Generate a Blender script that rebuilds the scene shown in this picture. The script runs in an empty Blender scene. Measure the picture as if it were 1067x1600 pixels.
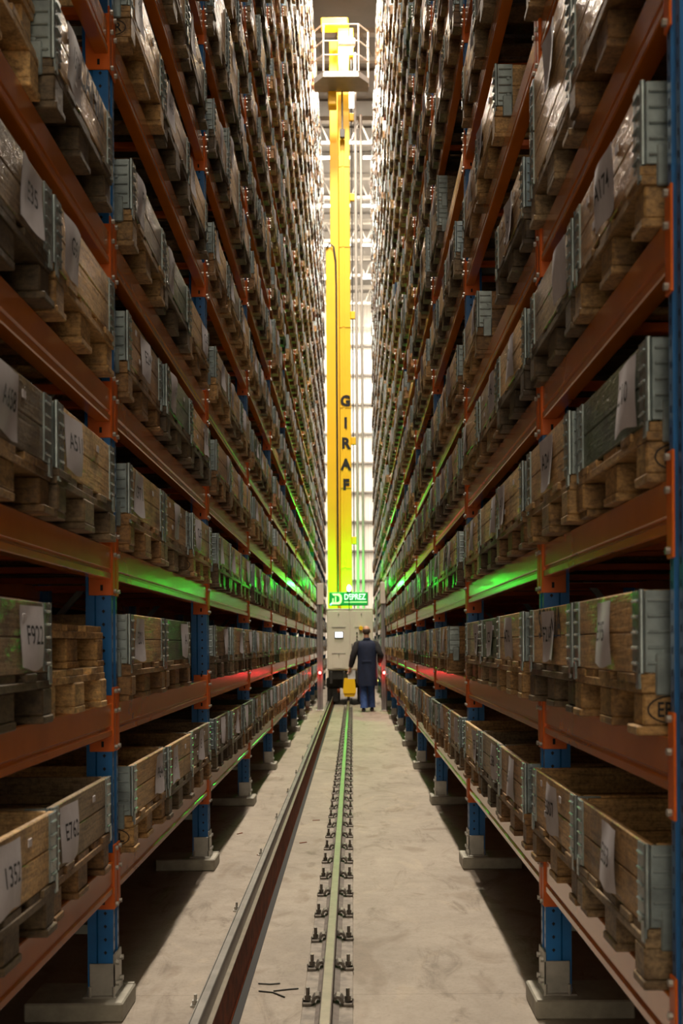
import bpy, math, random
from mathutils import Vector, Matrix
PI = math.pi
S = bpy.context.scene
COL = S.collection
rnd = random.Random(11)

# ------------------------------------------------------------------ camera
FPX = 1740.0
VPX, VPY = 551.0, 1006.0
cam_d = bpy.data.cameras.new('camera')
cam = bpy.data.objects.new('camera', cam_d); COL.objects.link(cam)
cam.location = (0, 0, 1.41)
cam.rotation_euler = (math.radians(90), math.radians(0.35), 0)
cam_d.sensor_width = 36; cam_d.sensor_fit = 'AUTO'
cam_d.lens = FPX / 1600 * 36
cam_d.shift_x = -(VPX - 533.5) / 1600
cam_d.shift_y = (VPY - 800) / 1600
cam_d.clip_start = 0.1; cam_d.clip_end = 200
cam_d.dof.use_dof = True; cam_d.dof.focus_distance = 6.3; cam_d.dof.aperture_fstop = 4.2
S.camera = cam
# ------------------------------------------------------------------ world, exposure, lights
S.view_settings.view_transform = 'Standard'; S.view_settings.look = 'None'
S.view_settings.gamma = 1; S.view_settings.use_curve_mapping = False
S.view_settings.exposure = 0.32
W = bpy.data.worlds.new('hall_ambience'); S.world = W; W.use_nodes = True
W.node_tree.nodes['Background'].inputs[0].default_value = (1.0, 0.80, 0.57, 1)
W.node_tree.nodes['Background'].inputs[1].default_value = 2.3
LAMPS = [  # (x, y, z, size_x, size_y, watts) ceiling lamps hung over the aisle
    (-0.08, 6.0, 18.6, .22, 1.6, 650), (-0.08, 11.0, 18.6, .22, 1.6, 950), (-0.08, 16.0, 18.6, .25, 1.6, 1400),
    (-0.08, 21.5, 18.6, .25, 1.6, 1900), (-0.08, 29.0, 18.9, .55, 1.2, 1000), (-0.08, 36.8, 19.4, .5, 1.2, 700)]
HALL = [(x, y, 19.3, 2.4, 0.22, 380) for y in (41, 45.5, 50, 54.5) for x in (-1.2, 1.7)]

def area(name, loc, sx, sy, w, col=(1, .85, .68), rot=(0, 0, 0), parent=None):
    l = bpy.data.lights.new(name, 'AREA'); l.shape = 'RECTANGLE'; l.size = sx; l.size_y = sy; l.energy = w; l.color = col
    o = bpy.data.objects.new(name, l); COL.objects.link(o); o.location = loc; o.rotation_euler = rot; o.parent = parent
    return o
def point(name, loc, r, w, col, parent=None):
    l = bpy.data.lights.new(name, 'POINT'); l.shadow_soft_size = r; l.energy = w; l.color = col
    o = bpy.data.objects.new(name, l); COL.objects.link(o); o.location = loc; o.parent = parent
    return o

# ------------------------------------------------------------------ materials
def mat(name):
    m = bpy.data.materials.new(name); m.use_nodes = True
    nt = m.node_tree; b = nt.nodes['Principled BSDF']
    return m, nt, b
def lk(nt, a, b): nt.links.new(a, b)
def setin(b, **k):
    for n, v in k.items():
        b.inputs[n.replace('_', ' ')].default_value = v
def coords(nt, scale, jitter=True, rot=(0, 0, 0)):
    tc = nt.nodes.new('ShaderNodeTexCoord'); mp = nt.nodes.new('ShaderNodeMapping')
    mp.inputs['Scale'].default_value = scale; mp.inputs['Rotation'].default_value = rot
    lk(nt, tc.outputs['Object'], mp.inputs['Vector'])
    if jitter:
        oi = nt.nodes.new('ShaderNodeObjectInfo'); ml = nt.nodes.new('ShaderNodeMath'); ml.operation = 'MULTIPLY'
        ml.inputs[1].default_value = 37.0
        lk(nt, oi.outputs['Random'], ml.inputs[0]); lk(nt, ml.outputs[0], mp.inputs['Location'])
    return mp.outputs['Vector']
def noise(nt, vec, scale, detail=4, rough=.6, dist=0):
    n = nt.nodes.new('ShaderNodeTexNoise'); n.inputs['Scale'].default_value = scale
    n.inputs['Detail'].default_value = detail; n.inputs['Roughness'].default_value = rough; n.inputs['Distortion'].default_value = dist
    lk(nt, vec, n.inputs['Vector']); return n.outputs['Fac']
def ramp(nt, fac, stops):
    r = nt.nodes.new('ShaderNodeValToRGB'); e = r.color_ramp.elements
    while len(e) < len(stops): e.new(.5)
    for i, (p, c) in enumerate(stops):
        e[i].position = p; e[i].color = (*c, 1) if len(c) == 3 else c
    lk(nt, fac, r.inputs['Fac']); return r.outputs['Color']
def mixc(nt, a, b, fac, mode='MULTIPLY'):
    m = nt.nodes.new('ShaderNodeMix'); m.data_type = 'RGBA'; m.blend_type = mode
    for s, v in ((6, a), (7, b)):
        if isinstance(v, tuple): m.inputs[s].default_value = (*v, 1)
        else: lk(nt, v, m.inputs[s])
    if isinstance(fac, (int, float)): m.inputs[0].default_value = fac
    else: lk(nt, fac, m.inputs[0])
    return m.outputs[2]
def bump(nt, b, h, strength, dist=.01):
    n = nt.nodes.new('ShaderNodeBump'); n.inputs['Strength'].default_value = strength; n.inputs['Distance'].default_value = dist
    lk(nt, h, n.inputs['Height']); lk(nt, n.outputs[0], b.inputs['Normal']); return n

def wood(name, attr=False, grain=(1.6, 1.6, 26), coat=.24):
    m, nt, b = mat(name)
    v = coords(nt, grain); g = noise(nt, v, 3.2, 5, .65, .6)
    v2 = coords(nt, (1, 1, 1)); s = noise(nt, v2, 3.5, 3, .6)
    if attr:
        a = nt.nodes.new('ShaderNodeAttribute'); a.attribute_name = 'tint'; base = a.outputs['Color']
    else:
        a = nt.nodes.new('ShaderNodeObjectInfo'); base = a.outputs['Color']
    c = mixc(nt, base, ramp(nt, g, [(.28, (.34, .30, .26)), (.46, (.9, .88, .85)), (.72, (1.35, 1.3, 1.2))]), 1)
    c = mixc(nt, c, ramp(nt, s, [(.34, (.42, .38, .34)), (.5, (1, 1, 1)), (.8, (1.15, 1.1, 1.0))]), 1)
    fn = noise(nt, v2, 75, 3, .7)
    c = mixc(nt, c, ramp(nt, fn, [(.36, (.5, .46, .42)), (.5, (1, 1, 1)), (.64, (1.3, 1.28, 1.2))]), .75)
    lk(nt, c, b.inputs['Base Color'])
    setin(b, Roughness=.62, Coat_Weight=coat, Coat_Roughness=.2)
    bump(nt, b, g, .5, .006)
    if coat > .2:      # clear film with creases over the boards
        f = noise(nt, v2, 26, 2, .5, 1.5); nb = nt.nodes.new('ShaderNodeBump'); nb.inputs['Strength'].default_value = .9; nb.inputs['Distance'].default_value = .02
        lk(nt, f, nb.inputs['Height']); lk(nt, nb.outputs[0], b.inputs['Coat Normal'])
    return m
def plain(name, col, rough=.5, metal=0, var=.25, sc=8, bstr=.1, coat=0):
    m, nt, b = mat(name); v = coords(nt, (1, 1, 1)); n = noise(nt, v, sc, 4)
    c = mixc(nt, col, ramp(nt, n, [(.3, (1 - var,) * 3), (.7, (1 + var * .4,) * 3)]), 1)
    lk(nt, c, b.inputs['Base Color']); setin(b, Roughness=rough, Metallic=metal, Coat_Weight=coat, Coat_Roughness=.15)
    if bstr: bump(nt, b, n, bstr, .005)
    return m
def emit(name, col, strength, base=(.8, .8, .8)):
    m, nt, b = mat(name); setin(b, Base_Color=(*base, 1), Emission_Color=(*col, 1), Emission_Strength=strength); return m

M = {}
M['wood'] = wood('weathered_wood')
M['pallet'] = wood('pallet_wood', grain=(7, 7, 22), coat=.1)
M['wood_far'] = wood('weathered_wood_far', True, coat=.12)
M['hinge'] = plain('galvanised_hinge', (.35, .43, .45), .27, .55, .4, 14, .2)
M['galv'] = plain('galvanised_steel', (.50, .50, .47), .38, .6, .3, 9, .1)
M['trough'] = plain('dull_galvanised_trough', (.20, .195, .18), .45, .5, .35, 6, .1)
M['orange'] = plain('orange_beam_paint', (.62, .165, .010), .20, 0, .2, 3, .02, .45)
M['orange_b'] = plain('orange_connector_paint', (.72, .14, .010), .42, 0, .2, 8, .05)
M['blue'] = plain('blue_upright_paint', (.008, .15, .46), .38, 0, .3, 6, .05, .2)
M['hole'] = plain('dark_slot', (.006, .006, .008), .8, 0, 0, 5, 0)
M['paper'] = plain('label_paper', (.58, .565, .61), .58, 0, .1, 20, .15, 0)
M['ink'] = plain('black_ink', (.012, .012, .014), .85, 0, 0, 5, 0)
M['rust'] = plain('rusty_steel', (.20, .040, .009), .7, .0, .7, 14, .25)
M['rust'].node_tree.nodes['Principled BSDF'].inputs['Specular IOR Level'].default_value = .12
M['yellow'] = plain('yellow_crane_paint', (.86, .52, .004), .5, 0, .06, 2, .02, 0)
M['cabinet'] = plain('cabinet_paint', (.60, .55, .47), .45, 0, .06, 3, .0)
M['grey'] = plain('grey_steel_paint', (.23, .22, .21), .5, .2, .2, 5, .05)
M['lgrey'] = plain('light_grey_steel', (.48, .46, .43), .5, .1, .15, 5, .05)
M['dark'] = plain('dark_machine_steel', (.035, .034, .033), .5, .3, .3, 8, .1)
M['brace'] = plain('brace_steel', (.30, .33, .31), .42, .7, .3, 8, .05)
M['railsteel'] = plain('worn_rail_steel', (.17, .152, .12), .40, .7, .25, 20, .05)
M['railside'] = plain('rail_side_steel', (.16, .14, .125), .55, .4, .4, 20, .2)
M['clamp'] = plain('clamp_steel', (.20, .185, .165), .45, .6, .4, 20, .2)
M['grout'] = plain('grout_strip', (.25, .225, .19), .7, 0, .45, 18, .3)
M['pad'] = plain('base_pad_steel', (.34, .33, .28), .6, .15, .3, 12, .1)
M['shadeback'] = plain('shade_backing', (.012, .013, .012), .8, 0, .3, 2, 0)  # near-black colour stands in for the unlit depth behind the racks
M['roof'] = plain('roof_sheet', (.22, .21, .20), .55, .1, .15, 1, 0)
M['green_paint'] = plain('green_paint', (.05, .09, .05), .45, 0, .3, 10, .2, .3)
M['green_sign'] = emit('green_sign_face', (.0, .55, .06), .3, (.0, .25, .05))
M['green_frame'] = plain('green_sign_frame', (.0, .12, .04), .4, 0, .1, 5, 0)
M['sign_letter'] = emit('sign_letters', (.35, 1, .55), 1.1)
M['sign_logo'] = emit('sign_logo', (.25, 1, .12), 1.3)
M['green_bulb'] = emit('green_bulb', (.6, 1, .65), 12)
M['screen'] = emit('screen', (.8, .88, 1), 1.6)
M['red_bulb'] = emit('red_bulb', (1, .08, .07), 9)
M['yled'] = emit('yellow_led', (.7, .8, .05), 1.2)
M['lampface'] = emit('lamp_diffuser', (1, .92, .8), 9)
M['lampbody'] = plain('lamp_housing', (.5, .5, .5), .5, .2, .1, 5, 0)

def concrete():
    m, nt, b = mat('concrete_floor')
    v = coords(nt, (1, 1, 1), False); n1 = noise(nt, v, 1.1, 6, .65, .4); n2 = noise(nt, v, 9, 5, .7); n3 = noise(nt, v, 60, 3, .7)
    vl = coords(nt, (1, .35, 1), False); n4 = noise(nt, vl, 4.5, 5, .7, 1.2)
    c = ramp(nt, n1, [(.3, (.215, .183, .147)), (.55, (.285, .247, .200)), (.75, (.335, .293, .24))])
    c = mixc(nt, c, ramp(nt, n2, [(.3, (.78, .76, .73)), (.6, (1.02, 1.02, 1.02))]), .8)
    c = mixc(nt, c, ramp(nt, n3, [(.32, (.72, .7, .68)), (.5, (1, 1, 1))]), .6)
    c = mixc(nt, c, ramp(nt, n4, [(.30, (.5, .44, .38)), (.44, (1, 1, 1))]), .85)
    n5 = noise(nt, coords(nt, (1, .5, 1), False), 2.3, 3, .5, 2.0); c = mixc(nt, c, ramp(nt, n5, [(.32, (.72, .66, .6)), (.42, (1, 1, 1)), (.60, (1, 1, 1)), (.66, (1.12, 1.1, 1.06))]), .9)
    # expansion joints across the aisle
    sx = nt.nodes.new('ShaderNodeSeparateXYZ'); lk(nt, v, sx.inputs[0])
    md = nt.nodes.new('ShaderNodeMath'); md.operation = 'PINGPONG'; md.inputs[1].default_value = 2.9
    ad = nt.nodes.new('ShaderNodeMath'); ad.operation = 'ADD'; ad.inputs[1].default_value = 1.32
    lk(nt, sx.outputs[1], ad.inputs[0]); lk(nt, ad.outputs[0], md.inputs[0])
    c = mixc(nt, c, ramp(nt, md.outputs[0], [(0, (.5, .45, .4)), (.004, (1, 1, 1))]), .8)
    lk(nt, c, b.inputs['Base Color']); setin(b, Roughness=.62)
    bump(nt, b, n3, .25, .004)
    return m
M['concrete'] = concrete()
def panel():
    m, nt, b = mat('white_wall_panel')
    v = coords(nt, (1, 1, 1), False)
    w = nt.nodes.new('ShaderNodeTexWave'); w.inputs['Scale'].default_value = 2.2; w.bands_direction = 'X'; lk(nt, v, w.inputs[0])
    lk(nt, ramp(nt, w.outputs['Fac'], [(.0, (.66, .64, .60)), (.3, (.82, .81, .78))]), b.inputs['Base Color'])
    setin(b, Roughness=.5); bump(nt, b, w.outputs['Fac'], .3, .03); return m
M['panel'] = panel()

# ------------------------------------------------------------------ mesh builder
class MB:
    def __init__(s): s.v = []; s.f = []; s.m = []; s.sm = []; s.t = []; s.tint = (1, 1, 1)
    def add(s, vs, fs, m=0, smooth=False):
        o = len(s.v); s.v += [tuple(p) for p in vs]
        for f in fs: s.f.append(tuple(i + o for i in f)); s.m.append(m); s.sm.append(smooth); s.t.append(s.tint)
    def box(s, x0, x1, y0, y1, z0, z1, m=0, c=0, M4=None):
        lo = (min(x0, x1), min(y0, y1), min(z0, z1)); hi = (max(x0, x1), max(y0, y1), max(z0, z1))
        if c <= 0:
            vs = [(hi[0] if i & 1 else lo[0], hi[1] if i & 2 else lo[1], hi[2] if i & 4 else lo[2]) for i in range(8)]
            fs = [(0, 2, 3, 1), (4, 5, 7, 6), (0, 1, 5, 4), (2, 6, 7, 3), (0, 4, 6, 2), (1, 3, 7, 5)]
        else:
            c = min(c, .45 * min(hi[i] - lo[i] for i in range(3)))
            vs = []; idx = {}
            for sx in (0, 1):
                for sy in (0, 1):
                    for sz in (0, 1):
                        sg = (sx, sy, sz)
                        for a in range(3):
                            p = [(hi[k] if sg[k] else lo[k]) + (0 if k == a else (-c if sg[k] else c)) for k in range(3)]
                            idx[(sg, a)] = len(vs); vs.append(tuple(p))
            fs = []
            for a in range(3):
                b, d = (a + 1) % 3, (a + 2) % 3
                for sa in (0, 1):
                    q = []
                    for sb, sd in ((0, 0), (1, 0), (1, 1), (0, 1)):
                        g = [0, 0, 0]; g[a] = sa; g[b] = sb; g[d] = sd; q.append(idx[(tuple(g), a)])
                    fs.append(q)
                for sa in (0, 1):
                    for sb in (0, 1):
                        q = []
                        for sd in (0, 1):
                            g = [0, 0, 0]; g[a] = sa; g[b] = sb; g[d] = sd; g = tuple(g)
                            q += [idx[(g, a)], idx[(g, b)]] if sd == 0 else [idx[(g, b)], idx[(g, a)]]
                        fs.append(q)
            for sx in (0, 1):
                for sy in (0, 1):
                    for sz in (0, 1): fs.append([idx[((sx, sy, sz), a)] for a in range(3)])
            cc = Vector([(lo[i] + hi[i]) / 2 for i in range(3)]); out = []
            for f in fs:
                P = [Vector(vs[i]) for i in f]; n = (P[1] - P[0]).cross(P[2] - P[0]); ct = sum(P, Vector()) / len(P)
                out.append(tuple(f) if n.dot(ct - cc) > 0 else tuple(reversed(f)))
            fs = out
        if M4 is not None: vs = [M4 @ Vector(p) for p in vs]
        s.add(vs, fs, m)
    def prism(s, prof, axis, a0, a1, m=0, smooth=False):
        n = len(prof)
        def P(p, a):
            return {'y': (p[0], a, p[1]), 'z': (p[0], p[1], a), 'x': (a, p[0], p[1])}[axis]
        vs = [P(p, a0) for p in prof] + [P(p, a1) for p in prof]
        fs = [(i, (i + 1) % n, n + (i + 1) % n, n + i) for i in range(n)]
        s.add(vs, fs, m, smooth); s.add(vs, [tuple(range(n - 1, -1, -1)), tuple(range(n, 2 * n))], m)
    def tube(s, pts, r, n=8, m=0, smooth=True, cap=True):
        pts = [Vector(p) for p in pts]; rs = r if isinstance(r, (list, tuple)) else [r] * len(pts)
        vs = []; up = None
        for i, p in enumerate(pts):
            t = (pts[min(i + 1, len(pts) - 1)] - pts[max(i - 1, 0)]).normalized()
            if up is None or abs(t.dot(up)) > .98: up = Vector((0, 0, 1)) if abs(t.z) < .9 else Vector((1, 0, 0))
            a = t.cross(up).normalized(); b = t.cross(a).normalized()
            for k in range(n):
                w = 2 * PI * k / n; vs.append(p + (a * math.cos(w) + b * math.sin(w)) * rs[i])
        fs = [(i * n + k, i * n + (k + 1) % n, (i + 1) * n + (k + 1) % n, (i + 1) * n + k) for i in range(len(pts) - 1) for k in range(n)]
        s.add(vs, fs, m, smooth)
        if cap: s.add(vs, [tuple(range(n - 1, -1, -1)), tuple(range((len(pts) - 1) * n, len(pts) * n))], m)
    def bar(s, p0, p1, w, h, m=0):
        p0, p1 = Vector(p0), Vector(p1); t = p1 - p0; L = t.length; t.normalize()
        up = Vector((0, 1, 0)) if abs(t.y) < .9 else Vector((0, 0, 1))
        a = t.cross(up).normalized(); b = t.cross(a).normalized()
        M4 = Matrix((( a.x, b.x, t.x, p0.x), (a.y, b.y, t.y, p0.y), (a.z, b.z, t.z, p0.z), (0, 0, 0, 1)))
        s.box(-w / 2, w / 2, -h / 2, h / 2, 0, L, m, 0, M4)
    def ball(s, c, r, m=0, n=12, k=8):
        r = r if isinstance(r, (tuple, list)) else (r, r, r); vs = []
        for i in range(k + 1):
            th = PI * i / k
            for j in range(n):
                ph = 2 * PI * j / n
                vs.append((c[0] + r[0] * math.sin(th) * math.cos(ph), c[1] + r[1] * math.sin(th) * math.sin(ph), c[2] + r[2] * math.cos(th)))
        fs = [(i * n + j, (i + 1) * n + j, (i + 1) * n + (j + 1) % n, i * n + (j + 1) % n) for i in range(k) for j in range(n)]
        s.add(vs, fs, m, True)
    def loft(s, rings, m=0, smooth=True, caps=True):
        n = len(rings[0]); vs = [p for r in rings for p in r]
        fs = [(i * n + k, i * n + (k + 1) % n, (i + 1) * n + (k + 1) % n, (i + 1) * n + k) for i in range(len(rings) - 1) for k in range(n)]
        s.add(vs, fs, m, smooth)
        if caps: s.add(vs, [tuple(range(n - 1, -1, -1)), tuple(range((len(rings) - 1) * n, len(rings) * n))], m)
    def mesh(s, name, mats, tint=False):
        me = bpy.data.meshes.new(name); me.from_pydata(s.v, [], s.f)
        for k in (mats if isinstance(mats, (list, tuple)) else [mats]): me.materials.append(M[k] if isinstance(k, str) else k)
        me.polygons.foreach_set('material_index', s.m); me.polygons.foreach_set('use_smooth', s.sm)
        if tint:
            at = me.attributes.new('tint', 'FLOAT_COLOR', 'FACE'); flat = []
            for c in s.t: flat += [c[0], c[1], c[2], 1]
            at.data.foreach_set('color', flat)
        me.update(); return me

def put(name, me, parent=None, loc=(0, 0, 0), rz=0, color=None):
    o = bpy.data.objects.new(name, me); COL.objects.link(o); o.location = loc; o.rotation_euler = (0, 0, rz)
    if parent: o.parent = parent
    if color: o.color = (*color, 1)
    return o
LABELS = {}
def tag(o, label, cat, group=None):
    n = len(label.split()); assert 4 <= n <= 16, (n, label)
    if label in LABELS and not group: print('DUPLICATE LABEL', label)
    LABELS[label] = 1
    o['label'] = label; o['category'] = cat
    if group: o['group'] = group
    return o
def empty(name, loc=(0, 0, 0), rz=0):
    o = bpy.data.objects.new(name, None); COL.objects.link(o); o.location = loc; o.rotation_euler = (0, 0, rz)
    o.empty_display_size = .1; return o
def struct(o): o['kind'] = 'structure'; return o
ORD = ['zeroth', 'first', 'second', 'third', 'fourth', 'fifth', 'sixth', 'seventh', 'eighth', 'ninth', 'tenth', 'eleventh', 'twelfth', 'thirteenth',
       'fourteenth', 'fifteenth', 'sixteenth', 'seventeenth', 'eighteenth', 'nineteenth', 'twentieth', 'twenty-first', 'twenty-second', 'twenty-third']

def text_verts(txt, size, sx=1.0, bold=0.0):
    cu = bpy.data.curves.new('lettering', 'FONT'); cu.body = txt; cu.size = size; cu.offset = bold; cu.align_x = 'CENTER'; cu.resolution_u = 3
    o = bpy.data.objects.new('lettering', cu); me = bpy.data.meshes.new_from_object(o)
    vs = [(v.co.x * sx, v.co.y) for v in me.vertices]; fs = [tuple(p.vertices) for p in me.polygons]
    bpy.data.objects.remove(o); return vs, fs

# ------------------------------------------------------------------ dimensions
XL, XR = 0.918, 0.728          # aisle faces of the rack uprights
D1, PITCH, NB = 4.29, 2.775, 12
D0R = 2.50                     # near upright on the right
LV = [.59, 1.19, 1.785, 2.385, 2.985] + [3.785 + .795 * i for i in range(17)]
YB = [D1 + PITCH * k for k in range(NB + 1)]
H_UP = 17.0
def top_visible(z, d): return (z - 1.41) * FPX / d < 1006 + 30
def side_xf(side, lx, ly, lz=0):      # rack local -> world
    return (XR + lx, ly, lz) if side > 0 else (-XL - lx, ly, lz)

# ------------------------------------------------------------------ the hall shell, with added light blockers
b = MB(); b.box(-3.2, 3.2, -6.5, 60, -.12, 0); struct(put('floor', b.mesh('floor', 'concrete')))
b = MB(); b.box(-2.75, -2.55, -6.0, 40, 0, 20); struct(put('shade_backing_left', b.mesh('shade_backing_left', 'shadeback')))  # added dark sheet behind the left rack, stops light leaking in
b = MB(); b.box(2.35, 2.55, -6.0, 40, 0, 20); struct(put('shade_backing_right', b.mesh('shade_backing_right', 'shadeback')))  # same added sheet behind the right rack, shade put into its colour
b = MB(); b.box(-2.55, -.95, -1.3, -1.2, 0, 20); struct(put('light_block_left', b.mesh('light_block_left', 'shadeback')))  # unseen panel behind the camera, added to keep the left rack interior dark
b = MB(); b.box(.76, 2.35, -1.3, -1.2, 0, 20); struct(put('light_block_right', b.mesh('light_block_right', 'shadeback')))  # its right-hand twin, also added only to block light
b = MB(); b.box(-3.2, 3.2, 59, 59.2, 0, 20); struct(put('wall_back', b.mesh('wall_back', 'panel')))
b = MB(); b.box(-3.2, -3.05, 40, 59, 0, 20); struct(put('wall_left_end', b.mesh('wall_left_end', 'panel')))
b = MB(); b.box(3.05, 3.2, 40, 59, 0, 20); struct(put('wall_right_end', b.mesh('wall_right_end', 'panel')))
b = MB()
b.box(-3.2, 3.2, 3, 59.2, 20.0, 20.15)
for i in range(28): b.box(-3.2, 3.2, 4 + i * 2, 4.5 + i * 2, 19.93, 20.0)
struct(put('ceiling', b.mesh('ceiling', 'roof')))
n = 1
for z in [1.6 + 1.55 * i for i in range(11)]:
    b = MB(); b.box(-3.0, 3.0, 58.75, 58.98, z, z + .10, 0, .01); struct(put('trim_%d' % n, b.mesh('trim', 'grey'))); n += 1
for x in (-2.2, -.9, .62, 2.2):
    b = MB(); b.box(x - .04, x + .04, 58.6, 58.74, 0, 19.6, 0, .01); struct(put('trim_%d' % n, b.mesh('trim', 'lgrey'))); n += 1
for y in (33.0, 38.5, 43.2, 47.8, 52.3, 56.6):      # roof trusses across the hall
    b = MB(); b.box(-3.0, 3.0, y - .12, y + .12, 19.45, 19.6); b.box(-3.0, 3.0, y - .08, y + .08, 18.65, 18.76)
    for i in range(8):
        x = -2.8 + i * .7; b.bar((x, y, 18.7), (x + .35, y, 19.5), .05, .05); b.bar((x + .35, y, 19.5), (x + .7, y, 18.7), .05, .05)
    struct(put('trim_%d' % n, b.mesh('trim', 'lgrey'))); n += 1

def ceiling_light(x, y, z, sx, sy, w, label, group=None):
    t = empty('ceiling_light', (x, y, z)); tag(t, label, 'ceiling light', group)
    b = MB(); b.box(-sx / 2 - .03, sx / 2 + .03, -sy / 2 - .03, sy / 2 + .03, .02, .12, 0, .015)
    for q in (-1, 1): b.tube([(q * sx * .35, 0, .12), (q * sx * .35, 0, 19.93 - z)], .012, 6)
    put('housing', b.mesh('housing', 'lampbody'), t)
    b = MB(); b.box(-sx / 2, sx / 2, -sy / 2, sy / 2, 0.0, .02); put('diffuser', b.mesh('diffuser', 'lampface'), t)
    area('lamp', (0, 0, -.015), sx, sy, w, parent=t)
for i, L in enumerate(LAMPS):
    ceiling_light(*L, 'wide ceiling light high over the aisle, %s from the near end' % ORD[i + 1])
for i, L in enumerate(HALL):
    ceiling_light(*L, '%s tube light under the roof beyond the racks, %s row' % ('left' if i % 2 == 0 else 'right', ORD[i // 2 + 1]))

# ------------------------------------------------------------------ rack uprights
def post_mesh(h, holes):
    b = MB()
    prof = [(0, -.05), (0, -.02), (.012, -.014), (.012, .014), (0, .02), (0, .05), (.058, .05), (.066, .042), (.1, .042), (.1, -.042), (.066, -.042), (.058, -.05)]
    b.prism(prof, 'z', .07, h)
    for i in range(holes):
        z = .14 + i * .05
        for s in (-1, 1):
            b.add([(.03, s * .0508, z - .009), (.037, s * .0508, z), (.03, s * .0508, z + .007), (.023, s * .0508, z)], [(0, 1, 2, 3)], 1)
            b.add([(-.0008, s * .035 - .004, z - .008), (-.0008, s * .035 + .004, z - .008), (-.0008, s * .035 + .004, z + .008), (-.0008, s * .035 - .004, z + .008)], [(0, 1, 2, 3)], 1)
    return b.mesh('post', ['blue', 'hole'])
POST = post_mesh(H_UP, 150)
def braces():
    hs, ds = [], []
    z = .32; i = 0
    while z < H_UP - 1.3:
        b = MB(); b.bar((.09, 0, z), (1.01, 0, z), .035, .03); hs.append(b)
        b = MB(); a, c = (.09, 1.01) if i % 2 == 0 else (1.01, .09); b.bar((a, .012, z + .05), (c, .012, z + 1.08), .035, .03); ds.append(b)
        z += 1.15; i += 1
    return hs, ds
HS, DS = braces()
HSM = [b.mesh('brace', 'brace') for b in HS]; DSM = [b.mesh('brace', 'brace') for b in DS]
bb = MB()
for q in HS + DS: bb.add(q.v, q.f)
BRACING = bb.mesh('bracing', 'brace')
b = MB(); b.box(-.015, .115, -.075, .075, .07, .078, 0, .003)
b.box(-.008, .0, -.06, .06, .078, .235, 0, .002); b.box(-.008, .09, -.06, -.053, .078, .20, 0, .002); b.box(-.008, .09, .053, .06, .078, .20, 0, .002)
for y in (-.035, .035):
    for z in (.12, .20): b.tube([(-.008, y, z), (-.02, y, z)], .011, 6, smooth=False)
for x, y in ((.0, -.068), (.09, -.068), (.0, .068), (.09, .068)): b.tube([(x - .004, y, .07), (x - .004, y, .115)], .007, 6, smooth=False)
FOOT = b.mesh('foot_plate', 'galv')
b = MB(); b.box(-.05, .32, -.13, .13, 0, .072, 0, .006); b.box(-.046, .02, -.13, -.11, .072, .075, 0, .001)
PAD = b.mesh('base_pad', 'pad')
def upright(side, y, label, near):
    t = empty('rack_upright', side_xf(side, 0, y), 0 if side > 0 else PI); tag(t, label, 'rack upright', 'blue rack uprights')
    put('post', POST, t); put('post', POST, t, (1.1, 0, 0), PI)
    put('foot_plate', FOOT, t); put('foot_plate', FOOT, t, (1.1, 0, 0), PI)
    put('base_pad', PAD, t); put('base_pad', PAD, t, (1.1, 0, 0), PI)
    if near:
        for me in HSM[:5] + DSM[:5]: put('brace', me, t)
    else: put('bracing', BRACING, t)
upright(1, D0R, 'tall blue rack upright at the right picture edge, closest to the camera', True)
for k, y in enumerate(YB):
    for side in (-1, 1):
        sn = 'left' if side < 0 else 'right'
        if k == NB: lb = 'farthest blue rack upright at the end of the %s rack' % sn
        elif k == 0: lb = 'foremost full blue rack upright with concrete pad beside the aisle floor, %s rack' % sn
        else: lb = 'blue rack upright on a grey base pad, %s rack, %s beyond the foremost' % (sn, ORD[k])
        upright(side, y, lb, k < 3)

# ------------------------------------------------------------------ shelf levels
def beam_mesh(L, x0=0.0):
    b = MB()
    prof = [(x0 + .003, 0), (x0, -.004), (x0, -.084), (x0 + .007, -.090), (x0 + .007, -.096), (x0 - .002, -.102), (x0 - .002, -.122), (x0 + .002, -.125), (x0 + .05, -.125), (x0 + .05, 0)]
    b.prism(list(reversed(prof)), 'y', -L / 2, L / 2); return b.mesh('front_beam', 'orange')
def conn_mesh(s):
    b = MB()
    b.box(-.007, 0, -.004 * s, .043 * s, -.185, .06, 0, .002)
    b.box(-.004, .085, -.006 * s, 0, -.185, .03, 0, .002)
    for z in (-.155, .03):
        b.add([(.03, -.0068 * s, z - .012), (.04, -.0068 * s, z - .012), (.04, -.0068 * s, z + .010), (.03, -.0068 * s, z + .010)], [(0, 1, 2, 3)], 1)
    for z in (-.168, -.03, .045): b.tube([(-.007, .02 * s, z), (-.017, .02 * s, z)], .009, 6, 2, False)
    return b.mesh('connector', ['orange_b', 'hole', 'galv'])
CONN = {s: conn_mesh(s) for s in (-1, 1)}
def bars_mesh():
    b = MB(); b.box(.045, 1.06, -.02, .02, -.035, -.004, 0, .003); return b.mesh('support_bar', 'orange_b')
SBAR = bars_mesh()
BM = {}
def level(side, y0, y1, z, label):
    L = y1 - y0 - .1; key = round(L, 3)
    if key not in BM:
        r = beam_mesh(L, 1.05); BM[key] = (beam_mesh(L), r)
    t = empty('shelf_level', side_xf(side, 0, (y0 + y1) / 2, z), 0 if side > 0 else PI); tag(t, label, 'rack shelf', 'orange rack shelves')
    put('front_beam', BM[key][0], t); put('rear_beam', BM[key][1], t)
    for s in (-1, 1):
        put('connector', CONN[s], t, (0, s * L / 2, 0))
    n = 4 if L > 2 else 3
    for i in range(n): put('support_bar', SBAR, t, (0, -L / 2 + .09 + (L - .18) * i / (n - 1), 0))
far = MB(); nlev = 0
bays = [(-1, -1, D1 - PITCH, D1), (1, -1, D0R, D1)]
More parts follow.
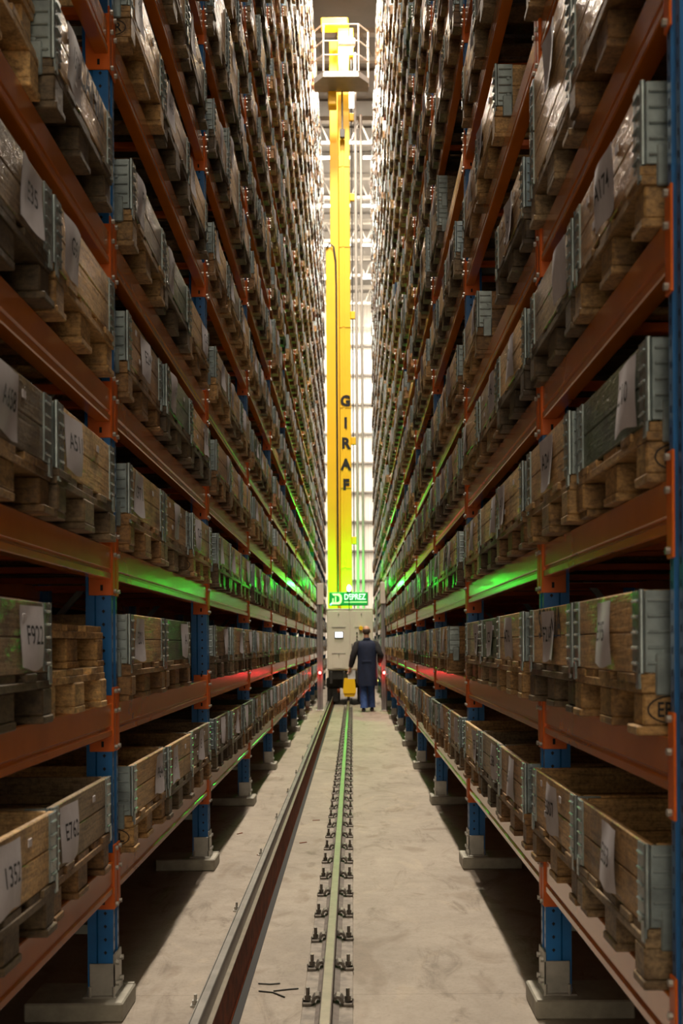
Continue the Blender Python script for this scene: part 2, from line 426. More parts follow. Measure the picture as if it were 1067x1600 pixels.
for k in range(NB): bays += [(-1, k, YB[k], YB[k + 1]), (1, k, YB[k], YB[k + 1])]
FILL = {}
for side, k, y0, y1 in bays:
    sn = 'left' if side < 0 else 'right'
    for li, z in enumerate(LV):
        if not top_visible(z - .12, max(y1, 3)): continue
        FILL[(side, k, li)] = (y0, y1, z)
        bn = 'closest bay' if k < 0 else '%s bay beyond' % ORD[k + 1] if k else 'first full bay'
        if nlev < 300:
            level(side, y0, y1, z, 'orange shelf beams, %s rack, %s, %s level from the floor' % (sn, bn, ORD[li + 1])); nlev += 1
        else:
            X = XR if side > 0 else -XL
            for (a, c) in ((0, .05), (1.05, 1.1)): far.box(X + side * a, X + side * c, y0 + .05, y1 - .05, z - .125, z)
            for yy in (y0, y1): far.box(X - side * .007, X, yy - .045, yy + .045, z - .185, z + .06)
if far.v:
    o = put('shelf_level', far.mesh('shelf_level', 'orange')); o['kind'] = 'stuff'
    tag(o, 'distant orange shelf beams high up at the far end of both racks', 'rack shelves')

# ------------------------------------------------------------------ crates
PALE, TAN, BROWN, GREYB, DARK, GREEN = (.60, .40, .18), (.46, .285, .115), (.31, .175, .07), (.28, .205, .12), (.13, .095, .055), (.05, .085, .03)
LOOK = {'pale': (PALE, 'pale wooden'), 'tan': (TAN, 'tan wooden'), 'brown': (BROWN, 'brown wooden'), 'grey': (GREYB, 'grey-brown wooden'), 'dark': (DARK, 'dark wooden'), 'green': (GREEN, 'green painted')}
def pallet_geo(b, lo=False, r=None, m=0, zoff=0, tint=None):
    c = 0 if lo else .003
    j = (lambda a: r.uniform(-a, a)) if r else (lambda a: 0)
    ys = [(-.4, .145), (-.2475, .1), (-.0725, .145), (.1475, .1), (.255, .145)]
    for y, w in ys: b.box(j(.006), 1.2, y, y + w, zoff + .122, zoff + .144, m, c * .6)
    for x in (0, .5275, 1.055):
        b.box(x + j(.004), x + .145, -.4, .4, zoff + .1, zoff + .122, m, c * .6)
    for x in (0, .5275, 1.055):
        for y, w in ((-.4, .1), (-.0725, .145), (.3, .1)):
            b.box(x + .002 + j(.006), x + .143, y + .003 + j(.004), y + w - .003, zoff + .022, zoff + .1, m, c * 1.6)
    for y, w in ((-.4, .1), (-.0725, .145), (.3, .1)):
        b.box(j(.008), 1.2, y, y + w, zoff, zoff + .022, m, c)
def collar_geo(b, z0, lo=False, m=0):
    c = 0 if lo else .003
    for i in range(2):
        a, d = z0 + i * .1 + .001, z0 + i * .1 + .099
        b.box(.004, .024, -.392, .392, a, d, m, c); b.box(1.176, 1.196, -.392, .392, a, d, m, c)
        b.box(.03, 1.17, -.396, -.376, a, d, m, c); b.box(.03, 1.17, .376, .396, a, d, m, c)
def hinge_geo(b, s, z0, m=0, lo=False):
    # front-corner hinge at y = s*.4 ; s=-1 near right-rack side
    y = s * .4
    b.box(-.001, .006, y - s * .072, y - s * .008, z0 + .004, z0 + .198, m, 0 if lo else .001)
    b.box(.012, .082, y - s * .006, y + s * .001, z0 + .004, z0 + .198, m, 0 if lo else .001)
    if lo: b.box(-.002, .010, y - s * .010, y + s * .002, z0, z0 + .2, m); return
    b.tube([(.004, y - s * .003, z0 + .002), (.004, y - s * .003, z0 + .2)], .007, 8, m)
    for i in range(5):
        z = z0 + .022 + i * .037
        b.box(-.006, .001, y - s * .068, y - s * .016, z, z + .007, m, .0025)
        b.box(.016, .076, y, y + s * .008, z, z + .008, m, .003)
    for z in (.055, .13):
        b.tube([(.06, y, z0 + z), (.06, y + s * .006, z0 + z)], .008, 6, m, False)
    # tab that grips the pallet
    b.box(.034, .080, y - s * .001, y + s * .009, z0 - .05, z0 + .05, m, .004)
    b.box(-.004, .004, y - s * .03, y - s * .002, z0 - .035, z0 + .02, m, .002)
R = random.Random(5)
PAL = []
for i in range(4):
    b = MB(); pallet_geo(b, False, R); PAL.append(b.mesh('pallet', 'pallet'))
b = MB(); collar_geo(b, 0); COLLAR = b.mesh('collar', 'wood')
HNG = {}
for s in (-1, 1):
    b = MB(); hinge_geo(b, s, 0); HNG[s] = b.mesh('hinge', 'hinge')
    b = MB(); hinge_geo(b, s, 0)
def wr(v, y, z): return -.004 - .0035 * math.sin(y * 24 + v * 1.7 + z * 9) - .004 * math.sin(z * 19 + v * 2.1 + y * 7)
SHEET = []
LW, LH = .19, .172
for v in range(6):
    b = MB(); nx, nz = 20, 16; vs = []
    for layer in (0, 1):
        for i in range(nx + 1):
            for j in range(nz + 1):
                y = -LW / 2 + LW * i / nx; z = -LH + LH * j / nz + .006 * math.sin(i * .28 + v)*(1 - j / nz)
                vs.append((wr(v, y, z) + (.0012 if layer else 0), y, z))
    q = (nx + 1) * (nz + 1)
    fs = [(i * (nz + 1) + j, i * (nz + 1) + j + 1, (i + 1) * (nz + 1) + j + 1, (i + 1) * (nz + 1) + j) for i in range(nx) for j in range(nz)]
    b.add(vs, fs, 0, True); b.add(vs, [tuple(q + k for k in reversed(f)) for f in fs], 0, True)
    SHEET.append(b.mesh('label_sheet', 'paper'))
def lettering(txt, v, size=.074, sx=.86, dz=-.105, dx=-.0055, bold=.0006):
    vs, fs = text_verts(txt, size, sx, bold)
    b = MB(); b.add([(wr(v, -x, z + dz) + dx, -x, z + dz) for x, z in vs], fs, 0); return b.mesh('lettering', 'ink')
def stencil(txt, size, sx, bold=.002):
    vs, fs = text_verts(txt, size, sx, bold)
    b = MB(); b.add([(.0022, -x, z) for x, z in vs], fs, 0); return b.mesh('stencil_lettering', 'ink')
b = MB()
for (y, z) in ((.12, .05), (-.16, .14), (.2, .15)): b.box(.001, .004, y, y + .03, z, z + .022, 0, .001)
PATCH = b.mesh('paper_scrap', 'paper')
# one-mesh crates for the middle distance
def crate_geo(b, nc, v, lo, tints=None):
    if tints: b.tint = tints[1]
    pallet_geo(b, lo, R, 1)
    for c in range(nc):
        if tints: b.tint = tints[0]
        collar_geo(b, .144 + .2 * c, lo, 0)
        if tints: b.tint = (1, 1, 1)
        for s in (-1, 1): hinge_geo(b, s, .144 + .2 * c, 2, lo)
    if v is not None:
        y = -.2 + .1 * v; b.box(-.006, .002, y - .075, y + .075, .144 + .2 * nc - .18, .144 + .2 * nc - .015, 3)
MID = {}
for nc in (1, 2):
    for v in range(5):
        b = MB(); crate_geo(b, nc, v, False); MID[(nc, v)] = b.mesh('crate', ['wood', 'pallet', 'hinge', 'paper'])
# what the photo shows on the nearest slots: (side, bay, level, slot) -> look, collars, text, label y offset
# slot 0 = nearest the camera in the bay
SPEC = {
 (-1, -1, 0, 1): ('pale', 1, '1352', 'L'), (-1, -1, 0, 2): ('grey', 1, 'E762', 'N'),
 (-1, -1, 1, 1): ('grey', 1, 'F922', 'F'), (-1, -1, 1, 2): ('PALLETS', 0, None, None),
 (-1, -1, 2, 1): ('dark', 1, 'A658', 'C'), (-1, -1, 2, 2): ('pale', 1, 'A511', 'N'),
 (-1, -1, 3, 1): ('grey', 1, 'E35', 'F'), (-1, -1, 3, 2): ('pale', 1, 'G91', 'N'),
 (-1, -1, 4, 1): ('PALLETS', 0, None, None), (-1, -1, 4, 2): ('tan', 1, '1370', 'SC'),
 (1, -1, 0, 1): ('tan', 1, 'E507', 'C'), (1, -1, 0, 0): ('tan', 1, 'E853', 'C'),
 (1, -1, 1, 1): ('tan', 1, 'F217', 'SC'), (1, -1, 1, 0): ('tan', 1, 'E395', 'C'),
 (1, -1, 2, 1): ('tan', 1, 'A24', 'C'), (1, -1, 2, 0): ('green', 1, 'C10', 'N'),
 (1, -1, 3, 1): ('grey', 1, None, 'N'), (1, -1, 3, 0): ('brown', 1, 'A174', 'C'),
 (1, -1, 4, 1): ('tan', 2, None, 'C'), (1, -1, 4, 0): ('brown', 1, None, None),
 (-1, 0, 0, 0): ('tan', 1, 'P964', 'F'), (-1, 0, 0, 1): ('tan', 1, 'E71', 'N'), (-1, 0, 0, 2): ('grey', 1, 'E', 'C'),
 (-1, 0, 1, 0): ('tan', 1, 'F201', 'N'), (-1, 0, 1, 1): ('green', 1, 'A1', 'F'), (-1, 0, 1, 2): ('NONE', 0, None, None),
 (-1, 0, 2, 0): ('tan', 1, 'C971', 'N'), (-1, 0, 3, 0): ('brown', 1, 'E24', 'C'), (-1, 0, 3, 1): ('green', 1, 'A3', 'N'),
 (-1, 0, 4, 0): ('dark', 1, 'F40', 'N'), (-1, 0, 5, 0): ('pale', 1, 'A90', 'N'),
 (1, 0, 0, 0): ('brown', 1, 'E61', 'C'), (1, 0, 1, 0): ('tan', 1, 'A76', 'C'), (1, 0, 1, 1): ('green', 1, 'C5', 'C'),
 (1, 0, 2, 0): ('pale', 1, 'A12', 'F'), (1, 0, 3, 0): ('pale', 1, 'E40', 'C'), (1, 0, 4, 0): ('tan', 1, 'A62', 'C'), (1, 0, 5, 0): ('NONE', 0, None, None),
}
LETT = {}
ncr = 0
stuffb = MB(); n_far = 0
names = ['nearest', 'middle', 'farthest']
STAMP = {(-1, 0, 5, 0): 'EUR', (-1, 0, 0, 0): 'EAL', (1, -1, 2, 0): 'EPAL', (1, -1, 1, 0): 'EPAL', (-1, 0, 2, 2): 'EUR'}
def stamp_mesh(txt, near):
    vs, fs = text_verts(txt, .05, .95 if len(txt) < 4 else .72, .001); b = MB(); c = .078; y = near * .3982
    b.add([(c - near * x, y, z + .044) for x, z in vs], fs)
    n = 28; o = [(c + .062 * math.cos(2 * PI * k / n), y, .061 + .034 * math.sin(2 * PI * k / n)) for k in range(n)]
    i_ = [(c + .058 * math.cos(2 * PI * k / n), y, .061 + .030 * math.sin(2 * PI * k / n)) for k in range(n)]
    b.add(o + i_, [(k, (k + 1) % n, n + (k + 1) % n, n + k) for k in range(n)]); return b.mesh('branded_stamp', 'ink')
def crate_full(side, xo, yc, z, look, nc, txt, lpos, label, rz, stamp=None):
    base, lname = LOOK[look]
    t = empty('crate', side_xf(side, xo, yc, z), (0 if side > 0 else PI) + rz); tag(t, label, 'crate', 'wooden collar crates on pallets')
    rr = R.uniform(.85, 1.12); col = tuple(v * rr for v in base)
    pc = R.choice([TAN, BROWN, GREYB, DARK, BROWN, DARK]); pr = R.uniform(.6, .9)
    if stamp: pc, pr = TAN, .8
    pl_ = put('pallet', R.choice(PAL), t, (0, 0, 0), 0, tuple(v * pr for v in pc))
    if stamp: put('branded_stamp', stamp_mesh(stamp, -1 if side > 0 else 1), pl_)
    for c in range(nc):
        zc = .144 + .2 * c
        co = put('collar', COLLAR, t, (0, 0, zc), 0, col)
        for s in (-1, 1):
            put('hinge', HNG[s], co); put('hinge', HNG[s], co, (1.2, 0, 0), PI)
    near = -side if False else (-1 if side > 0 else 1)     # local y direction that points to the camera
    ly = {'N': near * .21, 'C': near * .02, 'F': -near * .20, 'L': near * .05, 'SC': near * (.17 if side < 0 else .0)}.get(lpos)
    if ly is None and lpos is None and txt is None: return
    if ly is None: ly = 0
    v = R.randrange(6)
    sh = put('label_sheet', SHEET[v], t, (0, ly, .144 + .2 * nc - .015))
    if txt: put('lettering', lettering(txt, v), sh)
    if R.random() < .5: put('paper_scrap', PATCH, t, (0, 0, .144))
    if lpos == 'SC':
        st = stencil('SCANIA', .145, .84); put('stencil_lettering', st, t, (0, -near * (.07 if side < 0 else 0), .144 + .095))
def stack_of_pallets(side, yc, z, label0, label1):
    for i, lb in enumerate((label0, label1)):
        o = put('pallet', R.choice(PAL), None, side_xf(side, -.02 + .02 * i, yc + .02 * i, z + .1445 * i), (0 if side > 0 else PI) + R.uniform(-.01, .01), TAN if i else PALE)
        tag(o, lb, 'pallet', 'empty stacked pallets')
order = sorted(FILL, key=lambda q: (q[1], q[2], q[0]))
for key in order:
    side, k, li = key; y0, y1, z = FILL[key]
    sn = 'left' if side < 0 else 'right'
    bn = 'closest bay' if k < 0 else 'first full bay' if k == 0 else '%s full bay' % ORD[k + 1]
    if k < 0 and side < 0: slots = [(1, 2.82), (2, 3.66)]
    elif k < 0: slots = [(0, 3.02), (1, 3.86)]
    else: slots = [(i, y0 + .50 + i * .835) for i in range(3)]
    for si, yc in slots:
        sp = SPEC.get((side, k, li, si))
        if sp and sp[0] == 'NONE': continue
        if not sp and R.random() < .025: continue
        nc = 2 if (li > 5 and R.random() < .16) else 1
        xo = -.045 + R.uniform(-.012, .012); yc += R.uniform(-.008, .008); rz = R.uniform(-.007, .007)
        pos = ('nearer' if si == slots[0][0] else 'farther') + ' of two' if k < 0 else names[si] + ' of three'
        where = '%s rack, %s level up, %s, %s' % (sn, ORD[li + 1], bn, pos)
        if sp and sp[0] == 'PALLETS':
            stack_of_pallets(side, yc, z, 'lower of two empty pallets, %s rack, %s level up, %s' % (sn, ORD[li + 1], bn), 'upper of two empty pallets, %s rack, %s level up, %s' % (sn, ORD[li + 1], bn)); continue
        look = sp[0] if sp else R.choices(['pale', 'tan', 'brown', 'grey', 'dark', 'green'], [20, 30, 20, 18, 6, 6])[0]
        if k <= 2 and ncr < 300:
            if sp: nc = sp[1]; txt, lpos = sp[2], sp[3]
            else:
                txt = R.choice('AEFC') + str(R.randint(10, 99)) if k == 0 else None; lpos = R.choice('NNCF')
            lb = '%s crate, %s' % (LOOK[look][1], where)
            crate_full(side, xo, yc, z, look, nc, txt, lpos, lb, rz, STAMP.get((side, k, li, si))); ncr += 1
        elif ncr < 300:
            o = put('crate', MID[(nc, R.randrange(5))], None, side_xf(side, xo, yc, z), (0 if side > 0 else PI) + rz, tuple(v * R.uniform(.85, 1.12) for v in LOOK[look][0]))
            tag(o, '%s crate, %s' % (LOOK[look][1], where), 'crate', 'wooden collar crates on pallets'); ncr += 1
        else:
            b = MB(); crate_geo(b, nc, R.randrange(5) if R.random() < .85 else None, True, (LOOK[look][0], R.choice([TAN, BROWN, GREYB, DARK])))
            ca, sa = (1, 0) if side > 0 else (-1, 0); ox, oy, oz = side_xf(side, xo, yc, z)
            o0 = len(stuffb.v)
            stuffb.v += [(ca * x + ox, ca * y + oy, zz + oz) for x, y, zz in b.v]
            stuffb.f += [tuple(i + o0 for i in f) for f in b.f]; stuffb.m += b.m; stuffb.sm += b.sm; stuffb.t += b.t; n_far += 1
o = put('crate', stuffb.mesh('crate', ['wood_far', 'wood_far', 'hinge', 'paper'], True)); o['kind'] = 'stuff'
tag(o, 'hundreds of distant wooden crates on pallets filling the far racks', 'crates')
print('crates', ncr, 'far', n_far, 'levels', nlev)

# ------------------------------------------------------------------ crane rail in the floor
t = empty('crane_rail', (-.105, 0, 0)); tag(t, 'long steel crane rail clamped down the middle of the concrete aisle', 'rail')
b = MB(); b.box(-.098, .098, -1, 45, 0, .012, 0, .002); put('base_strip', b.mesh('base_strip', 'grout'), t)
prof = [(-.045, .012), (.045, .012), (.045, .02), (.012, .03), (.009, .072), (.022, .08), (.022, .1), (.019, .103), (-.019, .103), (-.022, .1), (-.022, .08), (-.009, .072), (-.012, .03), (-.045, .02)]
b = MB(); b.prism(prof, 'y', -1, 45, 0); put('rail_profile', b.mesh('rail_profile', 'railside'), t)
b = MB(); b.box(-.018, .018, -1, 45, .1032, .106, 0, .001); put('running_surface', b.mesh('running_surface', 'railsteel'), t)
def clamp(s):
    b = MB()
    pts = [(s * .026, .034), (s * .034, .046), (s * .048, .044), (s * .058, .026), (s * .07, .02), (s * .096, .02)]
    for i in range(len(pts) - 1):
        b.bar((pts[i][0], 0, pts[i][1]), (pts[i + 1][0], 0, pts[i + 1][1]), .012, .055)
    b.box(s * .06, s * .1, -.035, .035, .010, .026, 0, .004)
    b.tube([(s * .078, 0, .012), (s * .078, 0, .03)], .017, 10, 0); b.tube([(s * .078, 0, .03), (s * .078, 0, .046)], .014, 6, 0, False)
    b.tube([(s * .078, 0, .046), (s * .078, 0, .075)], .0075, 8, 0)
    return b.mesh('rail_clamp', 'clamp')
CL = {s: clamp(s) for s in (-1, 1)}
for i in range(44):
    for s in (-1, 1): put('rail_clamp', CL[s], t, (0, 3.86 + .466 * i + R.uniform(-.01, .01), 0), R.uniform(-.08, .08))

# side guide channel and cable trough
t = empty('guide_channel', (-.46, 0, 0)); tag(t, 'rusty brown steel channel running along the floor left of the rail', 'guide channel')
b = MB(); b.prism([(-.018, 0), (0, 0), (0, .008), (-.002, .012), (-.002, .180), (0, .184), (0, .188), (-.018, .188)], 'y', -1, 45)
put('channel_profile', b.mesh('channel_profile', 'rust'), t)
b = MB(); b.box(-.018, .001, -1, 45, .1885, .191, 0, .001); put('top_flange', b.mesh('top_flange', 'railsteel'), t)
b = MB(); b.box(0.001, .030, -1, 45, 0, .004, 0, .001); put('dark_strip', b.mesh('dark_strip', 'hole'), t)  # flat near-black strip along the right edge of the channel
t = empty('cable_trough', (-.566, 0, 0)); tag(t, 'galvanised steel cable trough beside the rusty channel on the floor', 'cable trough')
b = MB(); b.box(-.018, .016, -1, 45, .002, .078, 0, .003); b.box(-.021, -.016, -1, 45, .0, .082, 0, .001); put('trough_body', b.mesh('trough_body', 'trough'), t)
b = MB(); b.box(-.075, -.021, -.02, .02, 0, .006, 0, .001); b.tube([(-.057, 0, .006), (-.057, 0, .022)], .014, 6, 0, False); b.tube([(-.057, 0, .022), (-.057, 0, .045)], .006, 8)
ANC = b.mesh('anchor_bracket', 'galv')
for i in range(16): put('anchor_bracket', ANC, t, (0, 4.35 + 1.55 * i, 0))
# loose wires on the floor
for i, pts in enumerate([[(-.39, 4.52), (-.33, 4.50), (-.28, 4.44)], [(-.40, 4.62), (-.35, 4.61), (-.31, 4.62)], [(-.33, 4.52), (-.27, 4.54), (-.23, 4.55)]]):
    b = MB(); b.tube([(x, y, .0035) for x, y in pts], .003, 6); o = put('loose_wire', b.mesh('loose_wire', 'dark'))
    tag(o, ['short dark wire pointing at the camera on the bare floor', 'straight dark wire touching the rusty channel foot', 'short dark wire lying crosswise nearer the rail'][i], 'wire', 'scraps of wire on the floor')
for i, (x, y, a) in enumerate([(-.36, 7.9, .6), (-.62, 7.45, .1), (-.85, 8.3, 1.0), (-.30, 8.9, .2)]):
    b = MB(); b.box(-.03, .03, -.006, .006, 0, .004, 0, .001); o = put('wood_splinter', b.mesh('wood_splinter', 'rust'), None, (x, y, .0005), a)
    tag(o, ['thin splinter on the floor between channel and rail', 'thin splinter lying close to the cable trough', 'thin splinter near the left rack pads', 'thin splinter farther down between channel and rail'][i], 'splinter', 'splinters on the floor')

# ------------------------------------------------------------------ stacker crane
CY = 25.6
t = empty('stacker_crane', (0, CY, 0)); tag(t, 'tall yellow stacker crane standing on the rail at the aisle end', 'crane')
def P(name, b, mats, par=None): return put(name, b.mesh(name, mats), par or t)
b = MB(); b.box(-.265, -.005, .75, 1.15, .35, 16.1, 0, .01); b.box(-.20, -.14, .735, .75, 2.6, 15.9, 0, .004)
for z in [3.2 + 1.9 * i for i in range(7)]: b.box(-.268, -.002, .735, .76, z, z + .015)
mast = P('mast', b, 'yellow')
b = MB(); b.box(-.485, -.275, 1.5, 1.75, .35, 16.1, 0, .01); P('rear_mast', b, 'yellow')
b = MB()
prof = [(-.575, .35), (-.35, .35), (-.35, 10.35), (-.375, 10.6), (-.43, 10.72), (-.575, 10.72)]
b.prism([(x, z) for x, z in prof], 'y', .55, .8); P('front_column', b, 'yellow')
b = MB(); b.tube([(-.56, .52, 10.7), (-.48, .51, 10.8), (-.39, .51, 10.72), (-.345, .51, 10.4), (-.335, .51, 9.8), (-.335, .51, 2.6)], .022, 8); P('supply_cable', b, 'dark')
for z in (3.86, 6.22, 9.2, 12.0, 13.9):
    b = MB(); b.box(-.005, .165, .78, .86, z - .09, z + .09, 0, .01); P('bracket', b, 'yellow')
b = MB(); b.tube([(.135, .78, .4), (.135, .78, 15.4)], .035, 10); P('vertical_pipe', b, 'lgrey')
b = MB(); b.tube([(.265, .9, .4), (.265, .9, 14.0)], .03, 8); P('conduit', b, 'lgrey')
b = MB(); b.tube([(.045, .8, .4), (.045, .8, 15.4)], .012, 8); P('guide_rope', b, 'dark')
for ch, z in zip('GIRAF', (7.17, 6.65, 6.17, 5.67, 5.19)):
    vs, fs = text_verts(ch, .345, .92, .018); b = MB(); b.add([(x - .135, .733, zz + z - .13) for x, zz in vs], fs); P('mast_letter', b, 'ink', mast)
# top cross piece and platform
b = MB(); b.box(-.66, -.02, .6, .95, 15.98, 16.16, 0, .02); b.box(.0, .1, .7, .9, 15.3, 15.95, 0, .01); P('top_crossbeam', b, 'yellow')
zf = 14.40
b = MB(); pl = [(-.60, -.1), (.22, -.1), (.45, .22), (.45, .62), (-.82, .62), (-.82, .22)]
b.prism([(x, y) for x, y in pl], 'z', zf, zf + .13); plat = P('platform', b, 'grey')
pl2 = [(x * 1.0, y) for x, y in pl]
for i, (x, y) in enumerate(pl2):
    b = MB(); b.tube([(x * .985, y, zf + .12), (x * .985, y, zf + 1.2)], .02, 8); P('railing_post', b, 'lgrey')
for zz in (.5, .82, 1.2):
    b = MB(); pp = [(x, y, zf + zz) for x, y in [pl2[4], pl2[5], pl2[0], pl2[1], pl2[2], pl2[3]]]
    for i in range(5): b.tube([pp[i], pp[i + 1]], .016, 8)
    P('railing_bar', b, 'lgrey')
b = MB(); b.box(-.19, -.15, .55, .6, zf - .9, zf, 0, .004); b.box(-.23, -.11, .52, .62, zf - 1.1, zf - .9, 0, .01); P('hoist_block', b, 'dark')
b = MB(); b.box(-.5, -.3, .5, .8, zf - .35, zf - .02, 0, .02); P('limit_switch_box', b, 'yellow')
# floodlights on the crane head
b = MB(); b.box(-.25, .15, .28, .42, zf + .95, zf + 1.1, 0, .02); fl = P('floodlight', b, 'lampbody')
b = MB(); b.box(-.22, .12, .422, .428, zf + .96, zf + 1.09); put('flood_lens', b.mesh('flood_lens', 'lampface'), fl)
area('flood_lamp', (-.05, .44, zf + 1.02), .34, .12, 60, rot=(math.radians(75), 0, 0), parent=t)
point('work_lamp', (-.08, .25, 15.85), .12, 240, (1, .9, .75), parent=t)
# cabinet
b = MB(); b.box(-.59, .475, 0, .45, .80, 2.21, 0, .015); b.box(-.60, .485, -.01, .46, 2.19, 2.225, 0, .005); cabn = P('cabinet', b, 'cabinet')
for s, (a, c) in enumerate(((-.578, -.064), (-.056, .463))):
    d = MB(); d.box(a, c, -.02, .0, .83, 2.17, 0, .006)
    m = (a + c) / 2; w = .17
    for (z0, z1) in ((1.80, 2.13), (.86, 1.20)):
        rings = []
        for i in range(9):
            x = m - w + 2 * w * i / 8; q = math.sin(PI * i / 8) * .012
            rings.append([(x, -.02, z0), (x, -.02 - q, z0 + .0), (x, -.02 - q * .35, z1), (x, -.02, z1)])
        d.loft(rings, 0, False)
        d.box(m - w * .92, m + w * .92, -.032, -.02, z0 - .012 if z0 > 1.5 else z1 - .012, z0 if z0 > 1.5 else z1, 1, .002)
    d.tube([(m, -.05, 2.10), (m, -.025, 2.10)], .012, 8, 1); d.tube([(m, -.05, 1.17), (m, -.025, 1.17)], .012, 8, 1)
    dr = P('cabinet_door', d, ['cabinet', 'grey'], cabn)
    if s == 0:
        k = MB(); k.box(-.42, -.21, -.045, -.02, 1.54, 1.70, 0, .008); fr = put('screen_frame', k.mesh('screen_frame', 'grey'), cabn)
        k = MB(); k.box(-.40, -.23, -.05, -.045, 1.56, 1.68); put('screen', k.mesh('screen', 'screen'), cabn)
    else:
        for z in (1.66, 1.58, 1.50):
            k = MB(); k.tube([(.10, -.02, z), (.10, -.05, z)], .018, 10, 0); put('push_button', k.mesh('push_button', 'dark'), cabn)
        k = MB(); k.box(-.03, -.0, -.035, -.02, 1.30, 1.42, 0, .004); put('door_handle', k.mesh('door_handle', 'grey'), cabn)
        k = MB(); k.tube([(.19, -.02, 1.77), (.19, -.09, 1.77)], [.05, .045], 14, 0); put('yellow_switch', k.mesh('yellow_switch', 'yellow'), cabn)
# chassis, wheel block, buffers
b = MB(); b.box(-.56, .45, .05, .9, .58, .80, 0, .02)
for x in (-.5, -.2, .1, .4): b.box(x - .03, x + .03, -.03, .05, .5, .78, 0, .008)
b.box(-.62, .5, .45, 3.2, .38, .62, 0, .02); P('chassis', b, 'dark')
b = MB()
b.prism([(-.22, .28), (.06, .28), (.07, .34), (.04, .62), (-.2, .62), (-.23, .34)], 'y', -.15, .5); b.prism([(-.19, .20), (.03, .20), (.06, .28), (-.22, .28)], 'y', -.12, .5)
P('wheel_housing', b, 'yellow')
b = MB(); b.tube([(-.135, .1, .27), (-.075, .1, .27)], .16, 20); P('travel_wheel', b, 'railside')
b = MB(); b.box(-.6, -.3, .3, .6, .05, .40, 0, .03); b.box(.1, .45, .3, .6, .05, .40, 0, .03); P('guide_roller_box', b, 'dark')
b = MB(); b.tube([(-.36, .1, .33), (-.30, .1, .33)], .05, 12); P('red_buffer', b, 'rust')
# lifting carriage frames both sides
for s, x in ((-1, -.72), (1, .56)):
    b = MB()
    b.box(x - .02, x + .02, .1, .16, .35, 2.5, 0, .004); b.box(x - .02, x + .02, .6, .66, .35, 2.5, 0, .004)
    for i in range(3):
        z = .75 + i * .5; b.bar((x, .13, z), (x, .63, z + .5), .03, .03); b.bar((x, .63, z), (x, .13, z + .5), .03, .03)
        b.bar((x - .05 * s, .16, z), (x - s * .12 * -1, .16, z + .45), .025, .025)
    b.box(x - .02, x + .02, .1, .66, 2.42, 2.5); b.box(x - .02, x + .02, .1, .66, 1.6, 1.66)
    P('carriage_frame', b, 'grey')
    k = MB(); k.tube([(x, .09, .56), (x, .06, .56)], .03, 12); P('signal_led', k, 'yled')
# sign
b = MB(); b.box(-.535, .36, .02, .09, 2.29, 2.60, 0, .01); sg = P('sign_box', b, 'green_frame')
b = MB(); b.box(-.52, .345, .012, .02, 2.305, 2.585); put('sign_face', b.mesh('sign_face', 'green_sign'), sg)
vs, fs = text_verts('DEPREZ', .185, .76, .005); b = MB(); b.add([(x + .055, .008, z + 2.43) for x, z in vs], fs); put('sign_lettering', b.mesh('sign_lettering', 'sign_letter'), sg)
b = MB(); b.box(-.19, .33, .008, .011, 2.36, 2.378); put('sign_underline', b.mesh('sign_underline', 'sign_logo'), sg)
b = MB()
b.prism([(-.50, 2.32), (-.30, 2.32), (-.255, 2.36), (-.24, 2.45), (-.255, 2.53), (-.30, 2.57), (-.47, 2.57), (-.44, 2.52), (-.33, 2.52), (-.30, 2.49), (-.295, 2.40), (-.33, 2.37), (-.48, 2.37)], 'y', .004, .010)
b.box(-.40, -.375, .004, .010, 2.37, 2.50); b.box(-.46, -.435, .004, .010, 2.37, 2.46); put('sign_logo', b.mesh('sign_logo', 'sign_logo'), sg)
b = MB(); b.tube([(-.075, -.03, 2.2), (-.075, -.03, 2.5)], .010, 8); P('beacon_stem', b, 'dark')
b = MB(); b.ball((-.075, .03, 2.69), (.05, .05, .075), 0, 14, 8); P('green_beacon', b, 'green_bulb')
b = MB(); b.box(-.13, -.02, -.0, .09, 2.60, 2.615, 0, .002); P('beacon_plate', b, 'dark')
point('beacon_lamp', (-.075, .03, 2.80), .04, 85, (.015, 1, .04), parent=t)
b = MB(); b.tube([(-.50, -.02, 2.32), (-.50, .01, 2.32)], .02, 10); P('blue_led', b, emit('blue_led', (.1, .4, 1), 2))

# ------------------------------------------------------------------ aisle-end guard posts
for s, x, y in ((-1, -.70, 23.7), (1, .655, 23.4)):
    t = empty('guard_post', (x, y, 0)); tag(t, 'grey sensor post with glowing red lamp against the %s rack' % ('left' if s < 0 else 'right'), 'post', 'sensor posts with red lamps')
    b = MB(); b.box(-.06, -.01, -.04, .04, 0, 2.65, 0, .006); b.box(.01, .06, -.04, .04, 0, 2.65, 0, .006); b.box(-.01, .01, 0, .03, 0, 2.6)
    put('post_column', b.mesh('post_column', 'grey'), t)
    b = MB(); b.box(-.09, .09, -.06, .08, 0, .012, 0, .002); put('post_foot', b.mesh('post_foot', 'galv'), t)
    b = MB(); b.box(-.07 if s > 0 else -.05, .05 if s > 0 else .09, -.06, -.04, 2.25, 2.7, 0, .006); put('top_plate', b.mesh('top_plate', 'cabinet'), t)
    b = MB(); b.tube([(0, -.07, .80), (0, -.04, .80)], .05, 12); put('lamp_socket', b.mesh('lamp_socket', 'dark'), t)
    b = MB(); b.ball((0, -.075, .80), .032, 0, 12, 8); put('red_lamp', b.mesh('red_lamp', 'red_bulb'), t)
    point('red_light', (0, -.17, .80), .03, 2.5, (1, .03, .03), parent=t)

